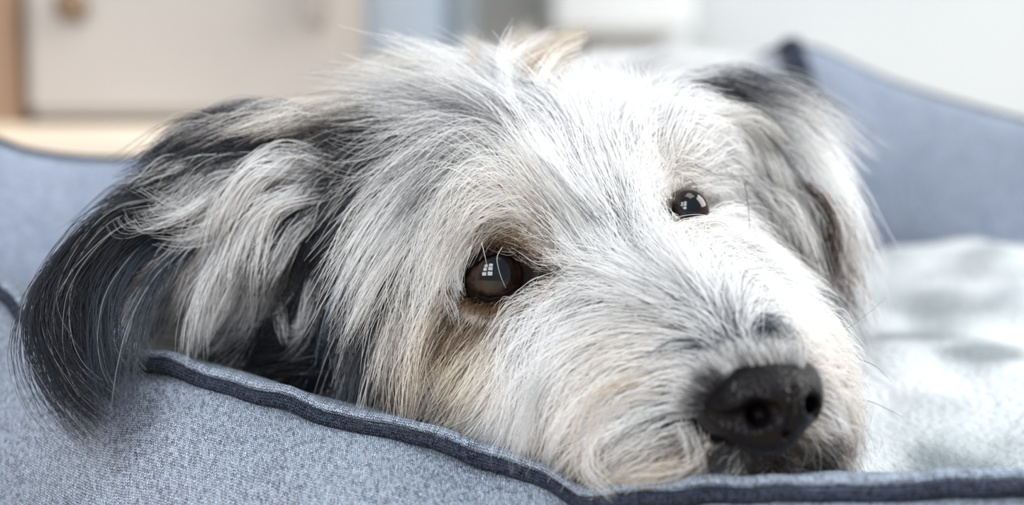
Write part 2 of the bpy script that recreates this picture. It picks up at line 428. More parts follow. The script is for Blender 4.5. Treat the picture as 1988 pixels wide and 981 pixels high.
# ------------------------------------------------------------------ lie of the coat: polylines root -> tip, thickness of the coat in cm
FLOW = [
    # forehead, running back from the brow
    ([(1170,500),(1110,410),(1050,320)],.35),([(1110,440),(1060,350),(1010,270)],.4),([(1060,340),(1000,250),(940,190)],.6),([(1230,500),(1180,400),(1130,300)],.3),
    ([(1190,380),(1150,290),(1100,200)],.5),([(1130,300),(1080,220),(1020,150)],.7),([(1010,280),(940,200),(850,160)],.7),([(950,230),(880,160),(780,150)],.8),
    ([(880,180),(800,150),(700,180)],.7),([(800,170),(720,180),(640,230)],.6),([(1150,220),(1130,180),(1100,150)],.6),([(1200,230),(1200,190),(1185,160)],.5),
    ([(1060,180),(1040,120),(1010,90)],.9),([(960,180),(930,130),(870,110)],.8),([(1230,270),(1240,220),(1280,190)],.5),([(1220,200),(1250,170),(1300,160)],.5),
    ([(940,290),(850,230),(750,230)],.6),([(860,270),(780,240),(680,260)],.6),([(780,250),(700,240),(600,270)],.6),([(720,220),(650,230),(570,270)],.5),
    # left brow arches
    ([(1050,400),(960,300),(840,360)],.7),([(1030,350),(930,290),(810,380)],.8),([(980,330),(880,310),(790,430)],.8),([(920,320),(830,350),(760,500)],.7),([(860,320),(780,370),(730,520)],.6),
    ([(1050,430),(970,370),(890,430)],.6),([(1010,430),(930,390),(870,480)],.7),([(960,430),(900,430),(865,540)],.6),([(920,450),(880,480),(870,570)],.5),([(1040,450),(990,430),(930,470)],.3),
    ([(1060,420),(1080,370),(1060,300)],.35),([(1080,470),(1065,420),(1030,370)],.3),
    # inner eye corner
    ([(1060,500),(1030,480),(990,468)],.12),([(1085,520),(1060,500),(1030,490)],.15),([(1040,520),(1010,500),(990,490)],.06),([(1100,520),(1070,540),(1030,545)],.15),([(1130,530),(1090,560),(1040,570)],.25),
    # side of the face
    ([(850,400),(790,480),(760,600)],.7),([(790,380),(740,470),(715,600)],.7),([(740,360),(700,460),(690,590)],.7),([(830,500),(790,600),(780,700)],.6),([(770,500),(735,600),(720,710)],.7),
    ([(720,520),(690,620),(660,700)],.7),([(870,560),(830,650),(820,740)],.5),([(810,620),(780,710),(780,790)],.5),([(740,640),(715,720),(700,760)],.5),([(850,700),(820,770),(830,830)],.4),
    ([(690,580),(650,670),(610,730)],.6),([(680,420),(640,520),(600,610)],.6),([(700,360),(640,430),(590,520)],.7),
    # under the eye
    ([(930,605),(905,645),(880,700)],.15),([(980,600),(960,650),(930,710)],.2),([(890,610),(860,660),(840,720)],.2),([(1020,590),(1000,650),(975,720)],.25),([(960,680),(920,740),(880,790)],.35),
    ([(900,700),(870,760),(850,810)],.35),([(1010,700),(970,770),(930,830)],.4),([(950,770),(910,820),(880,850)],.3),([(1000,800),(960,840),(930,870)],.3),([(1060,770),(1020,830),(1010,880)],.4),
    ([(1040,850),(1010,880),(990,895)],.3),
    # cheek swoops
    ([(1130,550),(1050,590),(1010,680)],.4),([(1180,570),(1090,620),(1040,720)],.4),([(1230,600),(1130,650),(1060,750)],.45),([(1150,660),(1080,710),(1040,800)],.5),([(1280,640),(1180,670),(1100,750)],.45),
    ([(1200,700),(1120,750),(1070,830)],.5),([(1340,660),(1240,680),(1160,740)],.4),([(1270,710),(1180,750),(1120,830)],.5),([(1320,740),(1230,770),(1160,840)],.5),([(1380,670),(1300,690),(1220,730)],.3),
    ([(1180,790),(1130,840),(1110,900)],.5),([(1260,800),(1190,840),(1150,910)],.5),([(1330,790),(1260,820),(1200,880)],.4),([(1300,850),(1250,870),(1200,920)],.4),([(1360,830),(1330,870),(1290,910)],.3),
    ([(1120,840),(1090,880),(1090,920)],.4),([(1200,880),(1170,920),(1150,950)],.4),
    # bridge
    ([(1420,690),(1380,645),(1330,620)],.15),([(1380,640),(1320,600),(1250,590)],.2),([(1320,590),(1250,560),(1180,560)],.2),([(1270,560),(1210,510),(1150,470)],.2),([(1300,540),(1260,480),(1230,420)],.2),
    ([(1390,600),(1365,550),(1350,500)],.25),([(1430,640),(1425,590),(1440,540)],.25),([(1340,560),(1310,500),(1290,450)],.25),([(1250,470),(1220,400),(1200,330)],.3),([(1480,690),(1470,650),(1490,600)],.25),
    # nose surround
    ([(1400,720),(1365,700),(1320,700)],.2),([(1350,760),(1310,750),(1260,770)],.25),([(1350,820),(1310,820),(1270,850)],.25),([(1470,690),(1440,680),(1420,660)],.12),([(1540,690),(1560,670),(1590,680)],.2),
    ([(1560,720),(1582,732),(1600,765)],.2),([(1580,790),(1602,802),(1622,845)],.22),([(1570,840),(1592,852),(1610,890)],.22),([(1550,870),(1580,872),(1605,905)],.2),
    ([(1400,870),(1380,890),(1370,915)],.12),([(1460,890),(1455,905),(1450,918)],.1),([(1520,885),(1525,900),(1530,915)],.1),
    # right of the muzzle
    ([(1400,500),(1440,498),(1480,530)],.22),([(1430,560),(1465,562),(1500,600)],.22),([(1460,620),(1495,625),(1530,665)],.22),([(1500,660),(1535,670),(1562,705)],.22),([(1380,450),(1415,452),(1455,485)],.22),
    # right brow and eye
    ([(1230,420),(1215,330),(1250,260)],.4),([(1260,350),(1260,270),(1310,230)],.5),([(1300,310),(1330,250),(1400,260)],.5),([(1340,320),(1390,290),(1440,350)],.4),([(1290,380),(1270,320),(1300,280)],.35),
    ([(1350,360),(1400,350),(1440,410)],.3),([(1400,420),(1435,430),(1450,480)],.3),([(1310,445),(1350,440),(1400,470)],.2),([(1290,420),(1275,460),(1290,500)],.15),([(1370,380),(1400,390),(1420,440)],.15),
    ([(1320,372),(1345,355),(1380,365)],.12),([(1300,390),(1285,360),(1300,335)],.15),
    # left ear
    ([(690,310),(600,270),(500,310)],.6),([(640,270),(550,240),(440,270)],.5),([(560,260),(460,250),(370,310)],.5),([(640,340),(560,320),(470,370)],.7),([(600,340),(500,350),(440,450)],.8),
    ([(560,370),(480,400),(440,520)],.8),([(640,390),(560,430),(510,540)],.8),([(580,420),(510,480),(450,600)],.8),([(520,400),(440,470),(400,600)],.7),([(450,370),(390,400),(320,430)],.6),
    ([(450,400),(390,450),(330,520)],.6),([(400,420),(330,450),(280,540)],.5),([(440,300),(380,330),(320,370)],.5),([(400,360),(340,380),(270,420)],.4),([(340,420),(260,450),(190,530)],.4),
    ([(300,440),(240,490),(210,590)],.4),([(250,460),(190,510),(160,600)],.3),([(215,500),(170,550),(150,640)],.3),([(620,460),(570,550),(510,640)],.7),([(560,480),(510,570),(440,660)],.6),
    ([(660,480),(620,580),(570,680)],.6),
    # throat
    ([(640,690),(560,650),(450,650)],.4),([(650,720),(560,700),(430,700)],.4),([(600,730),(520,725),(430,720)],.3),([(560,660),(490,640),(400,660)],.3),
    # right ear
    ([(1300,220),(1400,200),(1500,250)],.6),([(1320,180),(1420,160),(1530,240)],.4),([(1400,230),(1480,250),(1550,350)],.5),([(1460,260),(1525,320),(1560,410)],.4),([(1370,260),(1470,280),(1540,360)],.5),
    ([(1400,310),(1490,330),(1560,430)],.6),([(1430,360),(1510,390),(1570,480)],.5),([(1510,380),(1555,430),(1570,500)],.35),([(1440,420),(1500,450),(1545,520)],.4),([(1480,470),(1520,505),(1555,550)],.3),
    ([(1450,480),(1500,520),(1560,560)],.4),
    # body behind
    ([(1200,160),(1260,120),(1340,130)],.8),([(1320,150),(1380,140),(1420,180)],.6),([(900,150),(800,120),(700,160)],.6),
]

NP = 9
def drape(pl, lift=.3, w0=None, npt=NP, slope=1.2, sag=.0):
    """a hair path drawn in the picture, laid on (or past) the sculpted surface"""
    P2 = catmull([(a, b, 0) for a, b in pl], npt)
    dep, hit = trace(P2[:, 0], P2[:, 1], f_body)
    n = npt; out = np.zeros(n)
    out[0] = dep[0] if hit[0] else (w0 if w0 is not None else 5.)
    if w0 is not None: out[0] = w0
    for i in range(1, n):
        step = np.hypot(*(P2[i, :2] - P2[i - 1, :2])) / 65.
        s = dep[i] if (hit[i] and dep[i] < out[i - 1] + 4) else out[i - 1] + lift
        out[i] = np.clip(s - lift * (i / (n - 1)) ** .6, out[i - 1] - step * slope, out[i - 1] + step * slope)
    return Q(P2[:, 0], P2[:, 1], out)

GUIDES = np.array([drape(pl, th) for pl, th in FLOW])
GTH = np.array([th for _, th in FLOW])
cx = np.array([c[:2] for c in COLPTS], float)
cdep, chit = trace(cx[:, 0], cx[:, 1], f_body)
CP = Q(cx[:, 0], cx[:, 1], np.where(chit, cdep, 8.0))
CF = np.array([c[2] for c in COLPTS]); CL = np.array([c[3] for c in COLPTS]); CD = np.array([c[4] for c in COLPTS])

def knn(p, pts, k):
    kd = KDTree(len(pts))
    for i, q in enumerate(pts): kd.insert(q, i)
    kd.balance()
    I = np.zeros((len(p), k), int); Dm = np.zeros((len(p), k))
    for i, q in enumerate(p):
        r = kd.find_n(q, k)
        for j, (_, a, d) in enumerate(r): I[i, j] = a; Dm[i, j] = d
    return I, Dm

def knn_np(p, pts, k):
    I = np.zeros((len(p), k), int); Dm = np.zeros((len(p), k))
    for s in range(0, len(p), 20000):
        d = ((p[s:s + 20000, None, :] - pts[None]) ** 2).sum(-1)
        i = np.argpartition(d, k, axis=1)[:, :k]
        I[s:s + 20000] = i; Dm[s:s + 20000] = np.sqrt(np.take_along_axis(d, i, 1))
    return I, Dm

def colour_field(p):
    I, Dm = knn_np(p, CP, 4)
    wt = 1 / (Dm + .25) ** 3; wt /= wt.sum(1, keepdims=True)
    return (CF[I] * wt).sum(1), (CL[I] * wt[..., None]).sum(1), (CD[I] * wt[..., None]).sum(1)

def vnoise(p, scale, seed):
    """cheap smooth 3-D noise from summed sines, about -1..1"""
    r = np.random.default_rng(seed); s = 0
    for _ in range(5):
        k = r.normal(size=3) * scale; s = s + np.sin(p @ k + r.uniform(0, 6.28))
    return s / 2.6

# ------------------------------------------------------------------ hair material and builder
def hair_material(name, rough=.38, radial=.5):
    m = bpy.data.materials.new(name); m.use_nodes = True
    nt = m.node_tree; N = nt.nodes; L = nt.links
    for n in list(N): N.remove(n)
    out = N.new('ShaderNodeOutputMaterial')
    at = N.new('ShaderNodeAttribute'); at.attribute_name = 'col'
    hb = N.new('ShaderNodeBsdfHairPrincipled'); hb.parametrization = 'COLOR'
    hb.inputs['IOR'].default_value = 1.42; hb.inputs['Roughness'].default_value = rough; hb.inputs['Radial Roughness'].default_value = radial
    L.new(at.outputs['Color'], hb.inputs['Color'])
    df = N.new('ShaderNodeBsdfDiffuse'); L.new(at.outputs['Color'], df.inputs['Color'])
    mx = N.new('ShaderNodeMixShader'); mx.inputs[0].default_value = .45
    L.new(hb.outputs[0], mx.inputs[1]); L.new(df.outputs[0], mx.inputs[2]); L.new(mx.outputs[0], out.inputs[0])
    return m
HAIR = hair_material('dog_hair')

def hair_object(name, P, colr, rad, parent, m=None, taper=.75, kind='stuff'):
    """P (n, k, 3) in cm of the measuring frame, colr (n, k, 3) or (n, 3), rad (n,) cm"""
    n, k = P.shape[:2]
    hc = bpy.data.hair_curves.new(name)
    hc.add_curves([k] * n)
    Wp = q2w(P.reshape(-1, 3)).astype(np.float32)
    hc.position_data.foreach_set('vector', Wp.ravel())
    t = np.linspace(0, 1, k)
    prof = (1 - taper * t ** 1.8)
    R = (rad[:, None] * prof[None]).astype(np.float32) * .01
    ra = hc.attributes.get('radius') or hc.attributes.new('radius', 'FLOAT', 'POINT')
    ra.data.foreach_set('value', R.ravel())
    if colr.ndim == 2: colr = np.repeat(colr[:, None], k, 1)
    ca = hc.attributes.new('col', 'FLOAT_COLOR', 'POINT')
    c4 = np.concatenate([np.clip(colr, .004, .97), np.ones((n, k, 1))], -1).astype(np.float32)
    ca.data.foreach_set('color', c4.ravel())
    hc.materials.append(m or HAIR)
    o = bpy.data.objects.new(name, hc); COL.objects.link(o)
    if kind: o['kind'] = kind
    if parent is not None: adopt(o, parent)
    return o

# nose, needed by the coat as well
NOSE = [B(1478, 778, -5.3, 1.55, 1.20, 1.2), B(1405, 792, -4.6, .85, .80, .9), B(1555, 765, -4.7, .60, .85, .9), B(1488, 845, -5.3, .85, .55, .8), B(1480, 730, -4.5, 1.35, .55, 1.0)]
def f_nose0(p):
    d = None
    for s in NOSE:
        v = prim(p, s); d = v if d is None else smin(d, v, .42)
    return d
def on_nose(pts, sink):
    xs = [a[0] for a in pts]; ys = [a[1] for a in pts]
    dep, _ = trace(xs, ys, f_nose0)
    return Q(xs, ys, dep + sink)
CARVE = [   # grooves of the nose leather: path, radius start, radius end, blend
    (on_nose([(1470, 806), (1440, 818), (1408, 820), (1380, 806)], .02), .34, .13, .22),
    (on_nose([(1470, 806), (1500, 802)], .04), .34, .26, .22),
    (on_nose([(1578, 784), (1586, 808)], .02), .24, .12, .15),
    (on_nose([(1540, 752), (1539, 800), (1527, 845), (1499, 886)], .0), .05, .07, .18)]
def f_nose(p):
    d = f_nose0(p)
    for h in (sd_cone(p, Q(1468, 808, -7.0), Q(1472, 804, -5.5), .36, .30), sd_cone(p, Q(1582, 786, -6.0), Q(1562, 786, -5.0), .24, .20)):
        d = -smin(-d, h, .22)
    for pts, r0, r1, kb in CARVE:
        n = len(pts) - 1
        for i in range(n):
            a = r0 + (r1 - r0) * i / n; b_ = r0 + (r1 - r0) * (i + 1) / n
            d = -smin(-d, sd_cone(p, pts[i], pts[i + 1], a, b_), kb)
    return d

# ================================================================== THE SETTING
M_WALL, nt, b = mat('white_plaster', srgb(236, 241, 243), .9); noise_tint(nt, b, srgb(190, 198, 203), srgb(197, 204, 208), 3)
M_GREY, nt, b = mat('pale_blue_grey_paint', srgb(196, 208, 220), .8); noise_tint(nt, b, srgb(172, 186, 200), srgb(184, 196, 208), 4)
M_POST, nt, b = mat('grey_frame_paint', srgb(150, 160, 168), .7); noise_tint(nt, b, srgb(118, 130, 138), srgb(134, 144, 152), 8)
M_FLOOR, nt, b = mat('pale_oak_floor', srgb(205, 180, 150), .5); noise_tint(nt, b, srgb(190, 160, 128), srgb(215, 192, 165), 6, stretch=(1, 12, 1))
M_BEIGE, nt, b = mat('cream_laminate', srgb(221, 209, 201), .7); noise_tint(nt, b, srgb(180, 171, 163), srgb(186, 178, 171), 5)
M_BROWN, nt, b = mat('brown_wood', srgb(176, 136, 104), .6); noise_tint(nt, b, srgb(140, 110, 86), srgb(160, 130, 106), 7, stretch=(14, 14, 1))
M_LEDGE, nt, b = mat('pale_birch', srgb(250, 225, 195), .5); noise_tint(nt, b, srgb(226, 208, 186), srgb(232, 219, 203), 6, stretch=(1, 10, 10))
M_KNOB, nt, b = mat('bronze_knob', srgb(120, 96, 74), .4); noise_tint(nt, b, srgb(105, 84, 66), srgb(130, 104, 80), 20)
M_WHITE, nt, b = mat('gloss_white_paint', srgb(250, 251, 252), .4); noise_tint(nt, b, srgb(222, 228, 232), srgb(228, 233, 237), 5)

def wz(y, d):      # world height seen at picture row y at depth d
    return float(W(994, y, d)[2])
def wx(x, d):
    return float(W(x, 490, d)[0])
def wy(d):
    return float(W(994, 490, d)[1])

st = box('floor', -2.6, 2.2, -1.7, 2.3, -.05, 0, M_FLOOR, 0); st['kind'] = 'structure'
st = box('wall_back', -2.6, 2.2, 1.45, 1.55, 0, 2.6, M_WALL, 0); st['kind'] = 'structure'
# EOF-STRUCTURE

# cupboard at the left: cream door in a wooden frame on a pale ledge
dC = 75.0
yC = wy(dC)
cup = empty('cupboard', (wx(330, dC), yC, 0), 'cream cupboard with brown wooden side post and pale birch ledge at the left', 'cupboard')
x0, x1 = wx(45, dC), wx(690, dC)
zl = wz(240, dC); zb = wz(330, dC)
box('door', x0 + .002, x1, yC, yC + .03, zl + .004, 1.1, M_BEIGE, .006, cup)
box('side_post', wx(-320, dC), x0, yC - .015, yC + .35, 0, 1.12, M_BROWN, .004, cup)
box('ledge', wx(-330, dC), x1 - .09, yC - .10, yC + .03, zb - .06, zl, M_LEDGE, .012, cup)
box('body', x0 + .002, x1, yC + .034, yC + .35, .02, 1.1, M_BEIGE, .004, cup)
def knob(px, py, r, name='knob', stretch=1):
    bm = bmesh.new()
    bmesh.ops.create_uvsphere(bm, u_segments=20, v_segments=12, radius=r)
    for v in bm.verts: v.co.z *= stretch
    c = Vector(W(px, py, dC)); c.y = yC - r * .7
    bmesh.ops.translate(bm, verts=bm.verts, vec=c)
    c2 = bmesh.ops.create_cone(bm, segments=16, radius1=r * .5, radius2=r * .5, depth=r * 1.2, cap_ends=True)
    bmesh.ops.rotate(bm, verts=c2['verts'], cent=(0, 0, 0), matrix=Matrix.Rotation(PI / 2, 3, 'X'))
    bmesh.ops.translate(bm, verts=c2['verts'], vec=(c.x, yC - .003, c.z))
    me = bpy.data.meshes.new(name); bm.to_mesh(me); bm.free()
    o = link(name, me, M_KNOB); adopt(o, cup)
    return o
knob(148, 12, .011)
M_HAND, nt, b = mat('grey_beige_handle', srgb(196, 184, 178), .5); noise_tint(nt, b, srgb(168, 156, 150), srgb(176, 166, 160), 9)
hd = box('handle', wx(593, dC), wx(630, dC), yC - .018, yC - .001, wz(62, dC), wz(-120, dC), M_HAND, .006, cup)

# wall panel / door leaf, post, white frame
dP = 84.0; yP = wy(dP)
d1 = box('door_1', wx(688, dP), wx(872, dP), yP, yP + .03, .005, 2.0, M_GREY, .004); d1['kind'] = 'structure'
d1b = box('trim_1', wx(876, dP), wx(922, dP), yP - .02, yP + .03, 0, 2.0, M_POST, .006); d1b['kind'] = 'structure'
fr = empty('wall_cabinet', (wx(1200, 132), wy(132), 0), 'glossy white cabinet front behind the dog, against the white wall', 'cabinet')
box('body', wx(1068, 132), wx(1345, 132), wy(132), 1.45, wz(68, 132), wz(-200, 132), M_WHITE, .006, fr)
box('leg', wx(1290, 132), wx(1335, 132), wy(132), wy(132) + .05, 0, wz(72, 132), M_WHITE, .004, fr)
box('leg', wx(1078, 132), wx(1098, 132), wy(132) + .10, wy(132) + .15, 0, wz(72, 132), M_WHITE, .004, fr)

# ================================================================== DOG BED
bed = empty('dog_bed', (0.05, .12, 0), 'heather blue knitted dog bed with padded sides and dark piping under the dog', 'dog bed')
SEAM = [(-420, 400, 22), (-200, 480, 15), (0, 560, 10), (60, 606, 8), (220, 682, 4.6), (340, 704, 3.2), (500, 752, 1.8), (620, 790, .9), (750, 818, .2), (870, 862, -.5),
        (950, 888, -.8), (1050, 908, -1.3), (1105, 945, -2.0), (1150, 966, -2.8), (1250, 962, -3.8), (1400, 942, -4.7), (1600, 938, -5.2), (1988, 932, -5.8), (2500, 928, -6), (3000, 915, -5.5), (3200, 900, -4)]
sm = catmull([Q(*s) for s in SEAM], 240)
# cross-section, offsets in cm (up, away) from the seam: outer face (towards the camera) then inner face
outer = [(-17, -1.0), (-14, -3.6), (-10, -4.9), (-7, -4.9), (-4.6, -4.2), (-2.6, -3.0), (-1.4, -1.8), (-.75, -.85), (-.45, -.3), (-.35, 0)]
inner = [(-.25, 0), (-.05, .4), (.10, 1.3), (.05, 2.6), (-.5, 4.2), (-1.8, 5.8), (-4.5, 7.2), (-8, 7.6), (-12, 7.4)]
tt = np.linspace(0, 1, 240)
def sweep(profile, n, amp):
    pr = catmull([(a, b, 0) for a, b in profile], n)
    rows = []
    lowf = vnoise(sm, .45, 3)
    for i, (a, b_, _) in enumerate(pr):
        k = i / (n - 1)
        o = sm.copy()
        wob_ = vnoise(sm + np.array([0, a, b_]), .55, 11) * .22 + vnoise(sm + np.array([0, a, b_]), 1.3, 5) * .06
        s_ = math.sin(PI * min(k, 1)) if amp else 0
        o[:, 1] += a + wob_ * s_; o[:, 2] += b_ + wob_ * s_
        rows.append(q2w(o))
    return np.array(rows)
G_out = sweep(outer, 46, 1); G_in = sweep(inner, 40, 1)
ob = grid_mesh('outer_side', G_out, KNIT, bed)
ob2 = grid_mesh('inner_side', G_in, KNIT, bed)
rr = .0017 + .0003 * vnoise(sm, 1.1, 9)
wv = (.13 * vnoise(sm, .9, 15) + .05 * vnoise(sm, 2.2, 16))[:, None] * np.array([0, 1, 0])
tube('piping', q2w(sm + wv + np.array([0, -.26, -.36])), rr * 1.12, KNIT_DARK, bed, flat=1.0)  # dark tube: darker binding tape plus the seam's shaded underside, put into the colour
tube('piping', q2w(sm + wv + np.array([0, .06, .10])), rr * .95, KNIT, bed, flat=.8)
tube('piping', q2w(sm + wv + np.array([0, .10, .42])), rr * .8, KNIT, bed, flat=.8)

# the far sides of the bed
def wall_strip(name, top, thick, m, puff=3.0, nseg=80):
    T = catmull([Q(*t) for t in top], nseg)
    prof = np.linspace(0, 1, 30)
    rows = []
    for k in prof:      # front face top -> bottom, bulging towards the camera
        o = T.copy(); 
        o[:, 1] = T[:, 1] * (1 - k) - 15.5 * k
        o[:, 2] = T[:, 2] - puff * math.sin(PI * min(1, k * 1.15 + .02)) ** .6 if k < .85 else T[:, 2] - puff * .2
        o[:, 2] += vnoise(o, .25, 21) * .25
        rows.append(q2w(o))
    back = []
    for k in prof[::-1]:
        o = T.copy()
        o[:, 1] = T[:, 1] * (1 - k) - 15.5 * k
        o[:, 2] = T[:, 2] + thick * math.sin(PI * min(1, k * .9 + .02)) ** .6
        back.append(q2w(o))
    g = grid_mesh(name, np.array(back + rows), m, bed)
    tube('piping', q2w(T), .003, KNIT_DARK, bed)
    return g
TL = [(-700, 150, 30), (-300, 215, 28), (-60, 262, 26), (60, 300, 26), (200, 316, 27), (420, 310, 30), (700, 330, 36), (900, 350, 44), (1100, 300, 50)]
wall_strip('left_side', TL, 5, KNIT_BACK, puff=4)
TR = [(1080, 330, 52), (1250, 240, 50), (1400, 160, 47), (1490, 108, 45), (1535, 96, 44)]
TR2 = [(1535, 96, 44), (1590, 104, 43), (1720, 162, 41), (1880, 212, 38), (2050, 255, 35), (2400, 330, 28), (2720, 440, 18), (3050, 640, 6), (3180, 820, -2)]
wall_strip('back_side', TR, 5, KNIT_BACK, puff=4)
wall_strip('right_side', TR2, 5, KNIT_BACK, puff=5)
# upright seam where the two far sides meet in a fold
tube('corner_seam', q2w(catmull([Q(1535, 96, 43.8), Q(1552, 150, 41.5), Q(1572, 220, 40), Q(1590, 300, 39), Q(1600, 380, 38.6), Q(1605, 520, 39)], 40)), .0075, KNIT_DARK, bed)
# cushion floor of the bed
cu = []
for j, dd in enumerate(np.linspace(0, 46, 40)):
    row = [Q(994, 490, dd) * 0 + np.array([u, 0, dd]) for u in np.linspace(-46, 34, 50)]
    cu.append(row)
cu = np.array(cu, float)
cuw = q2w(cu); cuw[..., 2] = wz(930, 0) - .075 + .004 * vnoise(cu.reshape(-1, 3), .3, 31).reshape(cu.shape[:2])
grid_mesh('cushion', cuw, KNIT_BACK, bed, thick=.05)

# ================================================================== BLANKET
def blanket_material():
    m, nt, b = mat('fluffy_white_blanket', srgb(245, 248, 250), 1.0)
    N = nt.nodes; L = nt.links
    at = N.new('ShaderNodeAttribute'); at.attribute_name = 'col'
    L.new(at.outputs['Color'], b.inputs['Base Color'])
    tc = N.new('ShaderNodeTexCoord')
    fz = N.new('ShaderNodeTexNoise'); fz.inputs['Scale'].default_value = 300; fz.inputs['Detail'].default_value = 4
    L.new(tc.outputs['Object'], fz.inputs['Vector'])
    bp = N.new('ShaderNodeBump'); bp.inputs['Strength'].default_value = .8; bp.inputs['Distance'].default_value = .003
    L.new(fz.outputs[0], bp.inputs['Height']); L.new(bp.outputs[0], b.inputs['Normal'])
    return m
BX = np.linspace(10.6, 25, 90); BD = np.linspace(2, 34, 90)
bl = np.zeros((90, 90, 3))
for i, dd in enumerate(BD):
    for j, u in enumerate(BX):
        bl[i, j] = (u, 0, dd)
base_v = -7.4 + 7.6 * ((bl[..., 2] - 2) / 32) ** .8
bl[..., 1] = base_v + .55 * vnoise(bl.reshape(-1, 3), .35, 41).reshape(90, 90) + .22 * vnoise(bl.reshape(-1, 3), .9, 43).reshape(90, 90) - .0 * bl[..., 0]
blo = grid_mesh('blanket', q2w(bl), blanket_material(), thick=.006)
# grey printed patches on the pile: position on the cloth (right, away, radius in cm), strength
PATCH = [(15.5, 17, 1.5, .75), (17.3, 13.5, 1.4, .8), (13.2, 19, 1.6, .35), (13.6, 3.4, 1.7, .95), (17.5, 22, 1.7, .5), (14.6, 9, 1.0, .35), (22, 16, 1.6, .6), (20, 26, 2, .5), (26, 20, 2, .6),
         (11.2, 15, .9, .2), (19.5, 7, 1.2, .5)]
q_ = bl.reshape(-1, 3); kk = np.zeros(len(q_))
for u_, d_, r_, s_ in PATCH:
    rr_ = np.hypot((q_[:, 0] - u_), (q_[:, 2] - d_) * .8) / r_ + .35 * vnoise(q_, 1.3, 61)
    kk = np.maximum(kk, s_ * np.clip(1.5 - rr_, 0, 1))
wh = np.clip(.5 + .6 * vnoise(q_, .42, 63), 0, 1)[:, None]
bc = np.array([.44, .48, .50]) * (1 - wh) + np.array([.70, .73, .75]) * wh
bc = bc * (1 - kk[:, None]) + np.array([.16, .19, .21]) * kk[:, None]
at_ = blo.data.color_attributes.new('col', 'FLOAT_COLOR', 'POINT')
at_.data.foreach_set('color', np.concatenate([bc, np.ones((len(bc), 1))], 1).astype(np.float32).ravel())
tag(blo, 'fluffy white blanket with grey patches lying inside the dog bed right of the muzzle', 'blanket')

# ================================================================== DOG
dog = empty('dog', tuple(W(900, 700, 8)), 'shaggy white and grey wire-haired dog resting its chin on the edge of the blue bed', 'dog')
Vw = q2w(VB)
me = mesh_from('body', Vw, QB)
fr_, cl_, cd_ = colour_field(VB)
skin = (cl_ * .55 + .02) * (1 - fr_[:, None]) * .8 + (cd_ * .9) * fr_[:, None]
for e in EYES:
    dd = np.linalg.norm(VB - e['c'], axis=1) / e['r']
    k = np.clip(((2.0 if e is EYES[0] else 1.35) - dd) / .35, 0, 1)[:, None]
    skin = skin * (1 - k) + np.array([.010, .008, .008]) * k
k = np.clip((.45 - f_nose0(VB)) / .2, 0, 1)[:, None]
skin = skin * (1 - k) + np.array([.006, .006, .007]) * k
ca = me.color_attributes.new('col', 'FLOAT_COLOR', 'POINT')
ca.data.foreach_set('color', np.concatenate([skin, np.ones((len(skin), 1))], 1).astype(np.float32).ravel())
M_SKIN, nt, b = mat('dog_skin', (.4, .35, .3, 1), .8, Specular_IOR_Level=.0)
at = nt.nodes.new('ShaderNodeAttribute'); at.attribute_name = 'col'
nt.links.new(at.outputs['Color'], b.inputs['Base Color'])
body = link('body', me, M_SKIN); adopt(body, dog)

# eyes
M_SCL, nt, b = mat('eye_white', srgb(70, 48, 40), .06); noise_tint(nt, b, (.010, .005, .004, 1), (.03, .016, .012, 1), 300)
M_IRIS, nt, b = mat('dark_brown_iris', srgb(48, 26, 16), .05); noise_tint(nt, b, (.004, .002, .0015, 1), (.018, .007, .004, 1), 420)
M_PUP, nt, b = mat('pupil', (.004, .005, .007, 1), .03); noise_tint(nt, b, (.003, .004, .006, 1), (.006, .008, .011, 1), 200)
M_LID, nt, b = mat('black_eyelid_skin', (.012, .010, .010, 1), .5, Specular_IOR_Level=.02); noise_tint(nt, b, (.004, .004, .005, 1), (.014, .009, .008, 1), 500, bump=.15)

def cap(name, c, r, ax, ang, m, parent, n=40, rings=14, dome=1.0):
    ax = Vector(ax).normalized(); rot = ax.to_track_quat('Z', 'Y').to_matrix()
    V = []; Fc = []
    for i in range(rings + 1):
        a = ang * i / rings
        for j in range(n):
            ph = 2 * PI * j / n
            V.append(tuple(Vector(c) + rot @ Vector((math.sin(a) * math.cos(ph), math.sin(a) * math.sin(ph), math.cos(a) * dome)) * r))
    for i in range(rings):
        for j in range(n):
            Fc.append((i * n + j, (i + 1) * n + j, (i + 1) * n + (j + 1) % n, i * n + (j + 1) % n))
    o = link(name, mesh_from(name, V, Fc), m)
    adopt(o, dog)
    if parent is not None:
        o.parent = parent; o.matrix_parent_inverse = Matrix.Translation(-Vector(dog.location)) 
    return o

gaze = [np.array([.10, .18, -1.0]), np.array([.05, .15, -1.0])]
gaze = [g / np.linalg.norm(g) for g in gaze]
for e, g in zip(EYES, gaze):
    cw = q2w(e['c']); gw = q2w(e['c'] + g) - cw
    ball = cap('eye', cw, e['r'] * .0099, gw, PI, M_SCL, None, 48, 32)
    for nm, rr_, an, mm in (('iris', 1.000, .66, M_IRIS), ('pupil', 1.006, .47, M_PUP)):
        o = cap(nm, cw, e['r'] * .0099 * rr_ , gw, an, mm, None)
        o.parent = ball; o.matrix_parent_inverse = Matrix.Identity(4)
